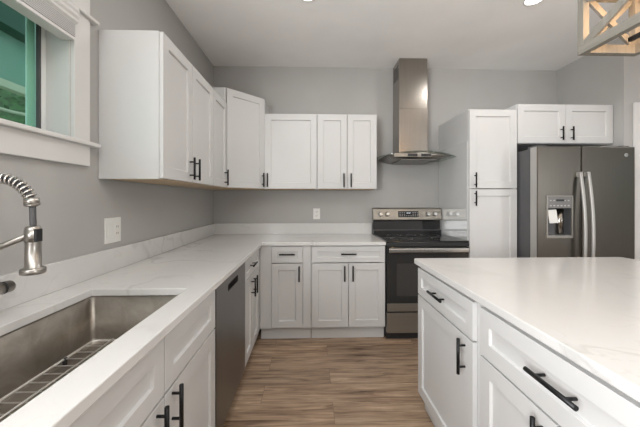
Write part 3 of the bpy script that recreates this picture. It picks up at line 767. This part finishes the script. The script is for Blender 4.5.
# ------------------------------------------------------------------ outlets
o1 = thing('wall_outlet', 'white double gang outlet and switch plate on the left wall above the counter', 'outlet', (0, -1.63, 1.110), 0, 'wall outlets')
bx1('cover_plate', (.0005, .006, -.063, .063, -.068, .068), M['plastic'], o1, .002)
bx1('switch_rocker', (.006, .0105, -.045, -.013, -.034, .034), M['plastic'], o1, .002)
bm = BM(); box(bm, .006, .0085, .013, .045, -.034, .034); rc = obj('receptacle', bm, M['plastic'], o1, .002)
for z in (-.018, .018):
    for y in (.023, .035): bx1('slot', (.0084, .0090, y - .0016, y + .0016, z - .005, z + .005), M['slate_grey'], rc)
o2 = thing('wall_outlet', 'small white outlet plate on the back wall under the wall cabinets', 'outlet', (1.145, 0, 1.118), 0, 'wall outlets')
bx1('cover_plate', (-.038, .038, -.006, -.0005, -.060, .060), M['plastic'], o2, .002)
for z in (-.022, .022):
    bm = BM(); prism(bm, rrect(-.017, .017, z - .014, z + .014, .008, 4), 'y', -.0085, -.006); rc = obj('receptacle', bm, M['plastic'], o2)
    for x in (-.0065, .0065): bx1('slot', (x - .0016, x + .0016, -.0092, -.0084, z - .004, z + .006), M['slate_grey'], rc)
    bm = BM(); cyl(bm, (0, -.0084, z - .008), (0, -.0092, z - .008), .0025, n=10); obj('ground_hole', bm, M['slate_grey'], rc)

# ------------------------------------------------------------------ ceiling lights
def can(x, y, label):
    t = thing('ceiling_light', label, 'light', (x, y, H - .001), 0, 'recessed ceiling lights')
    bm = BM(); n = 40; U, V_ = Vector((1, 0, 0)), Vector((0, 1, 0))
    ls = [ring(bm, Vector((0, 0, z)), U, V_, r, n) for r, z in ((.072, 0), (.072, -.004), (.063, -.007), (.057, -.003), (.057, 0))]
    for A, B in zip(ls, ls[1:]): bridge(bm, A, B)
    obj('trim_ring', bm, M['trim'], t)
    bm = BM(); cyl(bm, (0, 0, -.0028), (0, 0, -.0005), .0565, n=40); obj('lens', bm, M['lamp'], t)
    l = D.lights.new('can_lamp', 'AREA'); l.shape = 'DISK'; l.size = .108; l.energy = CAN_POWER; l.color = (1, .975, .95)
    lo = D.objects.new('can_lamp', l); C.objects.link(lo); lo.parent = t; lo.location = (0, 0, -.012)
can(1.06, -1.15, 'round recessed ceiling light left of the range hood at the top edge')
can(2.735, -1.152, 'round recessed ceiling light between the hood and the wooden lantern')
for x in (1.06, 2.735, 4.42):
    for y in ((-2.95, -4.7) if x != 2.735 else (-4.7,)): can(x, y, 'round recessed ceiling light behind the camera')
can(4.9, -1.3, 'round recessed ceiling light in front of the interior door')

# ------------------------------------------------------------------ lantern over the island
LX0, LX1, LY1, LZ0, LZ1 = 2.286, 2.552, -1.972, 1.926, 2.206
LL = .86; LY0 = LY1 - LL; q = .028
lc = Vector(((LX0 + LX1) / 2, (LY0 + LY1) / 2, LZ0))
la = thing('lantern_chandelier', 'linear wooden lantern with crossed timber sides hanging over the island', 'chandelier', tuple(lc))
ax, ay, hz = (LX1 - LX0) / 2, LL / 2, LZ1 - LZ0
for sx in (-1, 1):
    for sy in (-1, 0, 1):
        x = sx * (ax - q / 2); y = sy * (ay - q / 2); bx1('post', (x - q / 2, x + q / 2, y - q / 2, y + q / 2, .038, hz - .038), M['barn'], la, .001)
for sx in (-1, 1):
    for z0, z1 in ((0, .038), (hz - .038, hz)):
        x = sx * (ax - q / 2); bx1('side_rail', (x - q / 2, x + q / 2, -ay, ay, z0, z1), M['barn_y'], la, .001)
for sy in (-1, 1):
    for z0, z1 in ((0, .038), (hz - .038, hz)):
        y = sy * (ay - q / 2); bx1('end_rail', (-ax + q, ax - q, y - q / 2, y + q / 2, z0, z1), M['barn'], la, .001)
def brace(p0, p1, nrm, w_, t_):
    p0, p1 = Vector(p0), Vector(p1); d = (p1 - p0).normalized(); n_ = Vector(nrm); s = d.cross(n_).normalized()
    bm = BM(); vs = []
    for p in (p0, p1):
        vs.append([bm.verts.new(p + s * a_ * w_ / 2 + n_ * b_ * t_ / 2) for a_, b_ in ((-1, -1), (1, -1), (1, 1), (-1, 1))])
    bridge(bm, vs[0], vs[1], False); bm.faces.new(vs[0][::-1]); bm.faces.new(vs[1])
    obj('cross_brace', bm, M['barn'], la, .001)
for sx in (-1, 1):
    x = sx * (ax - q / 2)
    for ya, yb2 in ((-ay + q, -q / 2), (q / 2, ay - q)):
        brace((x + .0062, ya, .036), (x + .0062, yb2, hz - .036), (1, 0, 0), .034, .012); brace((x - .0062, ya, hz - .036), (x - .0062, yb2, .036), (1, 0, 0), .034, .012)
for sy in (-1, 1):
    y = sy * (ay - q / 2)
    brace((-ax + q, y + .0062, .036), (ax - q, y + .0062, hz - .036), (0, 1, 0), .026, .012); brace((-ax + q, y - .0062, hz - .036), (ax - q, y - .0062, .036), (0, 1, 0), .026, .012)
bm = BM(); box(bm, -.008, .008, -ay + q, ay - q - .07, .012, .028); rod = obj('socket_bar', bm, M['black'], la)
for k in range(4):
    y = -.30 + k * .185
    bm = BM(); cyl(bm, (0, y, .028), (0, y, .075), .012, n=16); sc_ = obj('candle_socket', bm, M['black'], la)
    bm = BM(); lathe(bm, (0, y, .075), [(.010, 0), (.017, .02), (.018, .035), (.012, .06), (.003, .08)], 18); obj('bulb', bm, M['bulb'], sc_)
    l = D.lights.new('bulb_lamp', 'POINT'); l.energy = 2.6; l.color = (1, .60, .30); l.shadow_soft_size = .02
    lo = D.objects.new('bulb_lamp', l); C.objects.link(lo); lo.parent = la; lo.location = (0, y, .165)
for y in (-.25, .25):
    bm = BM(); cyl(bm, (0, y, hz), (0, y, H - .02 - LZ0), .006, n=12); obj('hanging_rod', bm, M['black'], la)
bm = BM(); 
box(bm, -.014, .014, -ay + q, ay - q, hz - .030, hz); obj('top_bar', bm, M['black'], la)
bx1('ceiling_plate', (-.05, .05, -.30, .30, H - .022 - LZ0, H - .0015 - LZ0), M['black'], la, .004)
